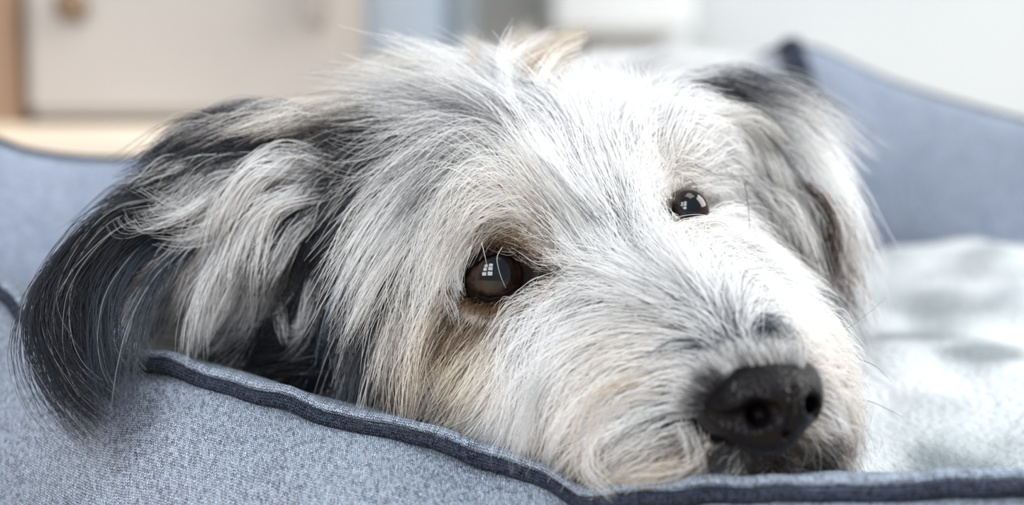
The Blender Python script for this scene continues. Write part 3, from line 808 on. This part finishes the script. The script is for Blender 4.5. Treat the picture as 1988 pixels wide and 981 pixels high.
# eyelids: a shell round the ball, cut by an almond opening
ALM = [  # picture outline of each opening
    [(897, 548), (915, 522), (938, 503), (965, 494), (992, 500), (1012, 518), (1040, 532), (1012, 556), (985, 572), (950, 578), (918, 568)],
    [(1299, 412), (1305, 394), (1320, 380), (1341, 376), (1358, 386), (1369, 402), (1364, 418), (1344, 424), (1320, 430), (1304, 426)],
]
def poly_sd(x, y, poly):
    P = np.array(poly, float); n = len(P)
    d = np.full(x.shape, 1e9); ins = np.zeros(x.shape, bool)
    for i in range(n):
        a, b_ = P[i], P[(i + 1) % n]; ab = b_ - a
        t = np.clip(((x - a[0]) * ab[0] + (y - a[1]) * ab[1]) / (ab @ ab), 0, 1)
        d = np.minimum(d, np.hypot(x - a[0] - t * ab[0], y - a[1] - t * ab[1]))
        c_ = ((a[1] > y) != (b_[1] > y)) & (x < (b_[0] - a[0]) * (y - a[1]) / (b_[1] - a[1] + 1e-9) + a[0])
        ins ^= c_
    return np.where(ins, -d, d)
for e, al in zip(EYES, ALM):
    e['poly'] = al; e['rim'] = 18 if al is ALM[0] else 3
    def f_lid(p, e=e, al=al):
        r = np.linalg.norm(p - e['c'], axis=-1)
        shell = np.maximum(r - e['r'] * 1.10, e['r'] * 1.01 - r)
        corner = sd_cone(p, e['c'] + np.array([.9, -.02, -.35]) * e['r'], e['c'] + np.array([1.3, .12, -.30]) * e['r'], .22 * e['r'], .10 * e['r'])
        shell = smin(shell, np.maximum(corner, e['r'] * 1.015 - r), .15)
        px, py = pix(p)
        hole = poly_sd(px, py, al) / 65.
        shell = np.maximum(shell, (poly_sd(px, py, al) - e['rim']) / 65.)
        d = -smin(-shell, np.where(p[..., 2] < e['c'][2] + .1, hole, 5.), .10)
        return d
    c = e['c']; rr_ = e['r'] * 1.35
    v, qd, *_ = surfnet(f_lid, c - rr_, c + rr_ + np.array([.4, 0, 0]), .045)
    o = link('eyelid', mesh_from('eyelid', q2w(v), qd), M_LID); adopt(o, dog)

# nose
M_NOSE, nt, b = mat('black_nose_leather', (.014, .014, .016, 1), .27, Specular_IOR_Level=.13)
N = nt.nodes; L = nt.links
tc = N.new('ShaderNodeTexCoord'); vo = N.new('ShaderNodeTexVoronoi'); vo.inputs['Scale'].default_value = 900
L.new(tc.outputs['Object'], vo.inputs['Vector'])
nz = N.new('ShaderNodeTexNoise'); nz.inputs['Scale'].default_value = 60; L.new(tc.outputs['Object'], nz.inputs['Vector'])
cr = N.new('ShaderNodeValToRGB'); cr.color_ramp.elements[0].color = (.002, .002, .003, 1); cr.color_ramp.elements[1].color = (.010, .008, .009, 1)
L.new(nz.outputs[0], cr.inputs[0]); L.new(cr.outputs[0], b.inputs['Base Color'])
bp = N.new('ShaderNodeBump'); bp.inputs['Strength'].default_value = .6; bp.inputs['Distance'].default_value = .0006
L.new(vo.outputs['Distance'], bp.inputs['Height']); L.new(bp.outputs[0], b.inputs['Normal'])
v, qd, *_ = surfnet(f_nose, Q(1478, 790, -5) - np.array([2.6, 2.2, 2.2]), Q(1478, 790, -5) + np.array([2.6, 2.2, 1.8]), .05)
nose = link('nose', mesh_from('nose', q2w(v), qd), M_NOSE); adopt(nose, dog)

# ------------------------------------------------------------------ coat
def sample_roots(n, boost=None):
    tri = VB[QB]                                   # (f,4,3)
    a = np.linalg.norm(np.cross(tri[:, 1] - tri[:, 0], tri[:, 2] - tri[:, 0]), axis=1) + np.linalg.norm(np.cross(tri[:, 3] - tri[:, 0], tri[:, 2] - tri[:, 0]), axis=1)
    cen = tri.mean(1); _, nrm = sdf_at(cen)
    wgt = a * np.where(nrm[:, 2] < .25, 1.0, .25)       # the coat's far side is thinner in count
    wgt *= np.where(cen[:, 2] > 15, .28, 1.0)
    wgt /= wgt.sum()
    f = rng.choice(len(QB), n, p=wgt)
    u, v = rng.random((2, n, 1))
    t = tri[f]
    return (t[:, 0] * (1 - u) + t[:, 1] * u) * (1 - v) + (t[:, 3] * (1 - u) + t[:, 2] * u) * v

def in_eye(P, grow=6):
    px, py = pix(P); bad = np.zeros(P.shape[:-1], bool)
    for e in EYES:
        s = poly_sd(px, py, e['poly'])
        bad |= (s < grow) & (np.abs(P[..., 2] - e['c'][2]) < (3.5 if e is EYES[0] else 2.4))
    return bad

def grow(n, len_mu=1.0, len_sd=.28, rad=.0125, height=1.0, clump=.65, frizz=.06, clump_d=.45, dark_bias=0.0, eye_keep=.0, tone=1.0, dens=26, tone_dark=0.0):
    R = sample_roots(n)
    ok = f_nose(R) > .12
    for e in EYES: ok &= np.linalg.norm(R - e['c'], axis=1) > e['r'] * 1.12
    ok &= ~in_eye(R, 1)
    R = R[ok]; n = len(R)
    I, Dm = knn_np(R, GUIDES[:, 0] * .72 + GUIDES[:, NP // 2] * .28, 3)
    wt = 1 / (Dm + .15) ** 3; wt /= wt.sum(1, keepdims=True)
    off = GUIDES - GUIDES[:, :1]
    Pst = np.einsum('nk,nkij->nij', wt, off[I])
    th = (GTH[I] * wt).sum(1)
    L_ = np.clip(rng.normal(len_mu, len_sd, n), .25, 1.6)
    # shorter hair close to the eyes and on the nose bridge comes from the guides themselves
    t = np.linspace(0, 1, NP)
    P = R[:, None] + Pst * L_[:, None, None]
    # smooth swirl so that neighbouring strands part
    for s_, (sc_, a_) in enumerate(((.9, .12), (2.3, .075))):
        nv = np.stack([vnoise(R, sc_, 100 + 3 * s_ + i) for i in range(3)], -1)
        P += nv[:, None] * (t ** 1.2)[None, :, None] * a_ * np.linalg.norm(Pst[:, -1], axis=1)[:, None, None] * 1.6
    # clumping
    nc = max(30, int(n / dens)); cid = rng.choice(n, nc, replace=False)
    ci, cdist = knn(R, R[cid], 1); ci = cid[ci[:, 0]]
    kcl = np.clip(1 - cdist[:, 0] / clump_d, 0, 1) * clump * rng.uniform(.6, 1.15, n)
    P = P + (P[ci] - P) * (kcl[:, None, None] * (t ** 1.3)[None, :, None])
    # frizz
    fz = rng.normal(size=(n, 3, 3)) * frizz
    ph = rng.uniform(0, 6.28, (n, 3))
    for h_ in range(3):
        P += fz[:, None, :, h_] * (np.sin(ph[:, h_, None] + t[None] * (2 + 2.2 * h_)) - np.sin(ph[:, h_])[:, None])[..., None] * (L_[:, None, None])
    # keep every strand above the skin at its own height in the coat
    hh = th * height * (rng.random(n) ** 1.0)
    for it in range(2):
        d, g_ = sdf_at(P)
        want = np.minimum(.02 + hh[:, None] * np.minimum(1, t * 2.2)[None], .02 + t[None] * 9)
        push = np.maximum(want - d, 0); push[:, 0] = 0
        P += g_ * push[..., None]
    bad = (in_eye(P[:, 1:], 2)).any(1) & (rng.random(n) > eye_keep)
    bad |= (f_nose(P[:, 1:].reshape(-1, 3)).reshape(n, -1) < .02).any(1)
    # colour
    fr, cl, cd = colour_field(R)
    fr = fr + .16 * np.clip((fr - .4) / .2, 0, 1)
    rc = rng.random(n); u = rc[ci] * .6 + rng.random(n) * .4
    u = (u - .5) * 1.35 + .5 + .22 * vnoise(R, 1.6, 77)
    dark = np.clip((fr + dark_bias - u) * 10 + .5, 0, 1)[:, None]
    c = cl * (1 - dark) + cd * dark
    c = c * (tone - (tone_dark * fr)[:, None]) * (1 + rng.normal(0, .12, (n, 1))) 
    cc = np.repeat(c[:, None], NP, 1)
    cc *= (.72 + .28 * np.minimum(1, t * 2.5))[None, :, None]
    rd = rad * rng.uniform(.7, 1.25, n)
    k = ~bad
    return P[k], cc[k], rd[k]

P, c_, r_ = grow(85000, .60, .22, .013, .45, .35, .04, .40, dark_bias=.06, tone=.72, tone_dark=.45)  # undercoat toned down: shade in the gaps between strands put into its colour
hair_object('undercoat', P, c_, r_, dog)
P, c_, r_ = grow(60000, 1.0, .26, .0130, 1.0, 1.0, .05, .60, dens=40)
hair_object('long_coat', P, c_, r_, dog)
P, c_, r_ = grow(15000, 1.15, .30, .0145, 1.2, .90, .055, .8, dens=9, dark_bias=-.08, tone=1.04)
hair_object('guard_hair', P, c_, r_, dog)

P, c_, r_ = grow(13000, 1.30, .22, .0115, 1.5, 1.15, .035, 1.6, dens=16, dark_bias=-.10, tone=1.02)
hair_object('wisps', P, c_, r_, dog)

# ------------------------------------------------------------------ locks drawn one by one: path, count, root spread, tip spread, colour, extra lift, start depth
LOCKS = [
    # black tassel of the left ear
    ([(330,400),(200,430),(110,540),(85,650),(110,740),(180,815)],230,.50,.40,K,.25,(4.6,-1.2),.013),
    ([(360,430),(240,460),(150,560),(130,660),(150,750),(200,800)],260,.55,.55,K,.30,(4.6,-1.2),.013),
    ([(330,460),(260,500),(200,590),(185,680),(195,750),(215,790)],240,.5,.5,GB,.3,(4.6,-1.2),.013),
    ([(300,420),(170,460),(85,560),(65,640),(80,700),(120,770)],170,.35,.35,K,.2,(4.6,-1.2),.013),
    ([(280,470),(180,530),(120,640),(130,740),(190,820)],170,.4,.4,NB,.3,(4.6,-1.2),.013),
    ([(380,470),(310,530),(260,620),(240,700),(230,780)],110,.4,.6,GB,.4,(4.6,-1.2),.012),
    ([(400,500),(340,560),(300,640),(280,690)],60,.5,.8,K,.4,5.2,.011),
    # white strands over the ear
    ([(640,330),(540,300),(450,380),(420,470),(380,540)],110,.5,.5,TW,1.2,None,.015),
    ([(600,340),(500,340),(440,440),(450,560),(380,660)],260,.50,.40,TW,1.8,None,.016),
    ([(620,370),(520,400),(480,500),(470,600),(400,660)],220,.55,.45,TW,1.8,None,.016),
    ([(560,330),(480,360),(440,430),(450,500),(480,580)],150,.4,.35,TW,1.5,None,.016),
    ([(660,400),(580,440),(520,540),(500,620)],110,.5,.4,TW,1.1,None,.014),
    ([(480,350),(420,370),(350,410),(270,430),(245,405)],26,.5,.6,TW,.8,(None,2.8),.009),
    ([(470,390),(400,430),(330,440),(260,425)],30,.5,.8,TW,.8,(None,2.8),.011),
    ([(460,430),(400,440),(330,480),(300,520),(260,545)],34,.5,.8,TW,.7,(None,2.8),.010),
    ([(430,400),(360,410),(300,425),(235,440)],20,.4,.6,TW,.7,(None,2.8),.010),
    ([(420,450),(390,520),(350,560),(330,600)],30,.4,.6,TG,.7,(None,2.8),.010),
    ([(440,480),(400,560),(380,640),(375,690)],60,.4,.3,TW,.6,(4.2,2.8),.010),
    ([(330,540),(270,590),(250,640),(262,690),(282,718)],14,.12,.06,TW,.5,(3.6,1.6),.010),
    ([(310,560),(255,610),(250,660),(270,710)],8,.1,.05,TW,.5,(3.6,1.8),.010),
    ([(500,250),(420,240),(350,280),(310,330),(270,400)],60,.3,.4,TS,.3,None,.012),
    ([(640,240),(540,210),(440,250),(380,300)],50,.4,.4,TW,.5,None,.012),
    ([(600,230),(500,210),(400,240),(330,290)],90,.4,.3,G,.3,None,.012),
    ([(700,330),(600,290),(480,310),(400,350),(330,400)],50,.4,.5,TW,.8,None,.012),
    ([(660,350),(620,400),(600,480),(560,560)],70,.4,.4,TW,.7,None,.012),
    # fringe between ear and cheek
    ([(650,470),(600,560),(580,640),(560,650)],40,.3,.3,TW,1.6,None,.010),
    ([(680,480),(630,560),(600,640),(570,680)],50,.35,.35,TG,1.6,None,.011),
    ([(700,440),(680,540),(650,640),(640,700)],60,.35,.3,(.5,.58,.68),1.6,None,.011),
    ([(720,420),(690,500),(690,600),(670,720)],60,.35,.3,TG,1.6,None,.011),
    ([(560,500),(530,580),(500,620),(470,640)],40,.35,.35,TW,1.6,None,.010),
    ([(540,540),(545,600),(555,650),(556,670)],22,.15,.12,TW,1.6,None,.010),
    ([(760,520),(720,620),(740,720),(740,790)],50,.3,.25,TS,.7,None,.010),
    ([(800,560),(760,660),(750,740),(745,800)],50,.3,.25,TS,.6,None,.010),
    ([(840,560),(810,660),(815,740),(840,830)],50,.25,.18,TW,.6,None,.010),
    ([(830,600),(795,690),(790,750),(805,810)],40,.25,.15,TW,.6,None,.010),
    ([(870,560),(835,640),(840,720),(870,800)],30,.25,.2,TC,.5,None,.010),
    ([(1440,690),(1420,700),(1400,730),(1390,760)],16,.5,.4,TG,.3,(None,-6.1),.008),
    ([(1480,690),(1450,690),(1430,705),(1425,735)],16,.30,.25,TW,.3,(None,-6.4),.009),
    ([(1400,740),(1375,760),(1355,775),(1335,785)],70,.35,.2,K,.2,(None,-4.6),.009),
    ([(1340,830),(1350,845),(1352,880),(1360,920)],14,.3,.2,TW,.3,(None,-6),.009),
    # brow
    ([(1040,330),(930,285),(840,330),(790,430)],90,.35,.35,TW,.9,None,.012),
    ([(1050,400),(950,330),(880,380),(850,490)],90,.35,.35,TW,.9,None,.012),
    ([(1040,430),(960,380),(900,430),(875,520)],90,.3,.25,TW,.8,None,.012),
    ([(1000,440),(930,420),(885,480),(878,560)],70,.25,.2,TW,.8,None,.011),
    ([(930,440),(895,480),(880,540),(892,575)],60,.2,.15,TW,.6,None,.011),
    ([(960,430),(930,470),(905,510),(888,560)],50,.25,.15,TW,.7,None,.010),
    ([(860,520),(866,570),(876,600),(885,635)],14,.1,.04,TW,.6,None,.009),
    # forehead tufts
    ([(1010,260),(985,170),(970,120),(990,75)],80,.3,.25,TW,.9,None,.012),
    ([(1010,190),(990,120),(1010,85),(1040,60)],90,.25,.2,(.66,.53,.38),1.0,None,.012),
    ([(1040,200),(1000,140),(1050,95),(1135,62)],150,.28,.22,(.66,.53,.38),1.3,None,.015),
    ([(1050,210),(1020,150),(1070,110),(1122,88)],110,.30,.25,(.52,.37,.24),1.3,None,.015),
    ([(1020,230),(985,170),(1000,110),(1070,70)],60,.2,.15,TW,1.1,None,.013),
    ([(1060,230),(1035,170),(1080,100),(1130,75)],60,.25,.2,TC,1.1,None,.012),
    ([(1090,220),(1060,170),(1075,130),(1100,110)],70,.35,.35,TS,.9,None,.012),
    ([(960,190),(930,130),(920,100),(900,70)],28,.3,.25,TC,.9,None,.010),
    ([(940,170),(915,110),(930,80),(910,60)],22,.2,.2,TT,.9,None,.010),
    ([(1000,300),(930,190),(840,130),(720,150)],90,.35,.35,TW,.9,None,.012),
    ([(960,240),(870,150),(780,120),(690,150)],90,.35,.4,TC,.7,None,.012),
    ([(900,200),(800,130),(720,140),(650,190)],80,.35,.4,TC,.6,None,.012),
    ([(860,260),(760,200),(660,200),(560,230)],80,.4,.4,TW,.5,None,.012),
    # cheek and lip locks
    ([(1120,690),(1040,760),(1010,830),(1012,890)],46,.2,.06,TW,.7,(None,-2.4),.011),
    ([(1200,740),(1110,780),(1060,840),(1020,880)],40,.25,.15,TY,.5,None,.009),
    ([(1270,730),(1150,770),(1115,860),(1150,960)],16,.30,.2,TT,.8,(None,-3.8),.010),
    ([(1300,760),(1180,790),(1130,880),(1190,965)],18,.35,.2,TC,.9,(None,-3.8),.011),
    ([(1240,830),(1150,860),(1140,920),(1180,962)],26,.4,.3,TW,.8,(None,-4.0),.011),
    ([(1330,820),(1335,850),(1340,880),(1330,915)],14,.25,.2,TW,.5,None,.010),
    ([(1370,850),(1370,880),(1330,920),(1220,940)],26,.3,.35,TC,.5,(None,-4.6),.011),
    ([(1320,880),(1290,910),(1240,930),(1180,930)],34,.3,.35,TT,.5,(None,-4.4),.011),
    ([(1600,840),(1640,850),(1650,880),(1600,910)],40,.25,.2,TB,.3,None,.008),
    ([(1580,850),(1620,870),(1610,895),(1580,912)],60,.2,.25,NB,.2,None,.009),
    ([(1620,800),(1655,820),(1665,860),(1655,905)],30,.3,.25,TT,.3,None,.007),
    # right brow wisps and right eye
    ([(1240,330),(1260,250),(1330,230),(1390,260)],70,.3,.3,TW,.7,None,.012),
    ([(1300,270),(1350,240),(1420,260),(1450,330)],60,.3,.4,TW,.6,None,.012),
    ([(1310,440),(1340,430),(1400,440),(1450,470)],50,.15,.2,TW,.3,None,.010),
    ([(1290,450),(1320,425),(1370,418),(1420,440)],30,.15,.15,TC,.2,None,.009),
    ([(1445,400),(1410,388),(1375,392),(1342,408)],22,.14,.10,TC,.2,(None,3.2),.007),
    ([(1430,430),(1400,405),(1370,400),(1335,415)],18,.14,.10,TY,.2,(None,3.1),.007),
    ([(1290,455),(1305,440),(1318,430),(1332,424)],20,.22,.14,TW,.2,(None,3.0),.007),
    # right ear
    ([(1330,250),(1450,230),(1540,330),(1590,480)],90,.6,.4,TS,.8,None,.014),
    ([(1380,230),(1480,200),(1570,300),(1600,430)],110,.5,.4,TS,.8,None,.016),
    ([(1440,250),(1500,270),(1550,330),(1580,400)],50,.15,.15,G,1.2,(7.3,6.7),.014),
    ([(1420,330),(1480,330),(1530,380),(1560,440)],40,.12,.12,G,1.2,(7.3,6.6),.014),
    ([(1440,390),(1490,390),(1530,420),(1560,470)],30,.12,.12,G,1.2,(7.2,6.5),.014),
    ([(1300,200),(1320,200),(1345,215),(1360,240)],60,.2,.2,K,.8,None,.014),
    ([(1340,170),(1430,145),(1510,200),(1570,290)],70,.25,.25,G,.3,None,.014),
    ([(1400,300),(1490,310),(1545,420),(1570,540)],80,.5,.4,TS,.8,None,.014),
    ([(1550,360),(1595,400),(1615,470),(1600,550)],150,.3,.25,NB,.8,(7.0,6.4),.014),
    ([(1545,470),(1565,485),(1580,505),(1595,530)],60,.2,.15,NB,1.3,(6.7,6.3),.014),
]
LP = []; LC = []; LR = []
LN = 12
for pl, n, rs, ts, c, lift, w0, rad in LOCKS:
    if isinstance(w0, tuple):
        if w0[0] is None: w0 = (trace([pl[0][0]], [pl[0][1]], f_body)[0][0], w0[1])
        pp = catmull([(a_, b_, 0) for a_, b_ in pl], LN)
        g = Q(pp[:, 0], pp[:, 1], w0[0] + (w0[1] - w0[0]) * np.linspace(0, 1, LN))
    else:
        g = drape(pl, lift, w0, LN, slope=1.0)
    t = np.linspace(0, 1, LN)
    a = rng.normal(size=(n, 3)); a /= np.linalg.norm(a, axis=1)[:, None]; a *= rng.random((n, 1)) ** .6
    a[:, 2] *= .6
    spread = rs * (1 - t) + ts * t
    nsub = max(2, n // 14)                       # each lock falls into finer strands
    sub = rng.integers(0, nsub, n); sc_ = rng.normal(size=(nsub, 3)) * .55; sc_[:, 2] *= .6
    a2 = a[:, None] * (1 - .75 * t[None, :, None]) + sc_[sub][:, None] * (t ** .8)[None, :, None]
    P = g[None] + a2 * spread[None, :, None]
    Lf = np.clip(rng.normal(.94, .10, n), .5, 1.1)
    P = P[:, :1] + (P - P[:, :1]) * Lf[:, None, None]
    fz = rng.normal(size=(n, 3, 2)) * .05; ph = rng.uniform(0, 6.28, (n, 2))
    for h_ in range(2):
        P += fz[:, None, :, h_] * (np.sin(ph[:, h_, None] + t[None] * (3 + 3 * h_)) - np.sin(ph[:, h_])[:, None])[..., None]
    d, g_ = sdf_at(P); push = np.maximum(.04 + .2 * t[None] * rng.random((n, 1)) - d, 0); push[:, 0] = 0
    P += g_ * push[..., None]
    keep = ~((in_eye(P, 0).any(1)) & (rng.random(n) > (.9 if rad < .0075 else .06)))
    col = np.array(c)[None] * (1 + rng.normal(0, .10, (n, 1))) * rng.choice([1.05, .95, .8, .6], nsub)[sub][:, None]
    if sum(c) < .4:      # a few paler hairs among the dark
        pale = rng.random(n) < .06; col[pale] = np.array(TG) * rng.uniform(.3, .7, (pale.sum(), 1))
    LP.append(P[keep]); LC.append(col[keep]); LR.append((rad * rng.uniform(.7, 1.2, n))[keep])
hair_object('locks', np.concatenate(LP), np.concatenate(LC), np.concatenate(LR), dog)

# short fur round the eyes, growing away from each rim
EP = []; EC = []; ER = []
for e, n, zone in ((EYES[0], 5200, 44), (EYES[1], 2600, 26)):
    x0, y0 = np.min(e['poly'], 0) - zone; x1, y1 = np.max(e['poly'], 0) + zone
    x = rng.uniform(x0, x1, n * 4); y = rng.uniform(y0, y1, n * 4)
    s_ = poly_sd(x, y, e['poly']); k = (s_ > (5 if e is EYES[0] else -3)) & (s_ < zone); x, y, s_ = x[k][:n], y[k][:n], s_[k][:n]
    dep, hit = trace(x, y, f_body); k = hit & (dep > -3); x, y, s_, dep = x[k], y[k], s_[k], dep[k]
    cx_, cy_ = np.mean(e['poly'], 0)
    g = 2.0
    gx = (poly_sd(x + g, y, e['poly']) - poly_sd(x - g, y, e['poly'])); gy = (poly_sd(x, y + g, e['poly']) - poly_sd(x, y - g, e['poly']))
    if e is EYES[0]: gx = gx - .8 * (y > cy_); gy = gy + 0 * gy + 1.2 * (y > cy_)
    nn = np.hypot(gx, gy) + 1e-6; gx, gy = gx / nn, gy / nn
    R = Q(x, y, dep); d, nr = sdf_at(R)
    dr = np.stack([gx, -gy, 0 * gx], -1); dr = dr - (dr * nr).sum(-1, keepdims=True) * nr
    dr /= np.linalg.norm(dr, axis=1, keepdims=True) + 1e-6
    ln = rng.uniform(.22, .50, len(x)) * (1 if e is EYES[0] else .7)
    t = np.linspace(0, 1, 6)
    jit = rng.normal(size=(len(x), 3)) * .22
    P = R[:, None] + (dr + jit)[:, None] * (ln[:, None] * t)[..., None] + nr[:, None] * (.12 * np.sin(t * 2.2) * 1.0)[None, :, None] * rng.uniform(.3, 1.6, (len(x), 1, 1))
    black = np.clip(((15 if e is EYES[0] else 5) - s_) / 6 + .5 + rng.normal(0, .35, len(x)), 0, 1)[:, None]
    corner = np.clip((x - (e['poly'][6][0] - 14)) / 30, 0, 1)[:, None] * np.clip(1 - np.abs(y - 530) / 16, 0, 1)[:, None] if e is EYES[0] else 0 * black
    black = np.maximum(black, corner)
    brown = (np.array([.20, .12, .07]) if e is EYES[0] else np.array(TC) * .8) * rng.uniform(.5, 1.7, (len(x), 1))
    far = np.clip((s_ - zone * .55) / (zone * .35), 0, 1)[:, None]
    brown = brown * (1 - far) + (np.array(TC) * rng.uniform(.55, 1, (len(x), 1))) * far
    EP.append(P); EC.append(brown * (1 - black) + np.array([.012, .010, .010]) * black); ER.append(rng.uniform(.006, .010, len(x)))
hair_object('eye_rim_fur', np.concatenate(EP), np.concatenate(EC), np.concatenate(ER), dog)

# hairs along the rim of the nose, breaking its edge
rim = catmull([(1352,812,0),(1352,785,0),(1366,757,0),(1394,730,0),(1430,710,0),(1480,704,0),(1530,702,0),(1566,712,0)], 200)
ii = rng.integers(2, 197, 1500); tg = rim[ii + 2] - rim[ii - 2]; tg /= np.linalg.norm(tg, axis=1)[:, None]
no = np.stack([tg[:, 1], -tg[:, 0]], -1)                     # outward in the picture plane
ins = rng.random(1500) ** 1.4 * np.where(ii < 80, 18, 6)
x = rim[ii, 0] - no[:, 0] * ins; y = rim[ii, 1] - no[:, 1] * ins
dep, hit = trace(x, y, f_nose)
k = hit; x, y, dep, no, ins = x[k], y[k], dep[k], no[k], ins[k]; n = len(x)
R = Q(x, y, dep); t = np.linspace(0, 1, 6)
dr = np.stack([no[:, 0] - .45, -no[:, 1] + .1, 0 * x - .25], -1) + rng.normal(size=(n, 3)) * .28
P = R[:, None] + dr[:, None] * (rng.uniform(.25, .60, n)[:, None] * t)[..., None]
P[..., 2] += (t ** 2)[None] * rng.uniform(.1, .5, (n, 1))
wl = (rng.random(n) < np.clip(.75 - ins / 22, .05, .8))[:, None]
hair_object('nose_rim_fur', P, np.array(TW) * .8 * wl + np.array([.02, .02, .024]) * (1 - wl), rng.uniform(.006, .010, n), dog)

# whiskers: each one a hair of its own
WH = [([(1612,655),(1650,635),(1690,605),(1720,578)],-.5,.008,G),([(1632,700),(1665,698),(1700,712),(1732,742)],-1,.009,K),([(1660,776),(1690,780),(1725,796),(1755,812)],-1.6,.008,K),
      ([(1655,800),(1680,830),(1695,860),(1700,880)],-1.8,.007,NB),([(1445,355),(1452,395),(1455,440),(1456,480)],3,.009,K),([(1350,320),(1395,340),(1440,342),(1480,340)],3.2,.007,NB),
      ([(975,480),(965,500),(970,530),(982,560)],-.2,.008,TW),([(935,470),(942,500),(946,520)],-.2,.008,TW),([(905,490),(915,480),(900,530),(893,565)],0,.008,TW),
      ([(1590,640),(1600,600),(1580,575),(1565,570)],.5,.006,TB),([(1340,392),(1330,400),(1322,410)],2.6,.006,TC),([(1410,470),(1430,445),(1425,420)],2.6,.007,TC)]
for pl, d0, rad, c in WH:
    P2 = catmull([(a, b_, 0) for a, b_ in pl], 12)
    P = Q(P2[:, 0], P2[:, 1], np.full(12, d0))[None]
    hair_object('whisker', P, np.array([c]), np.array([rad * 1.3]), dog, kind=None)
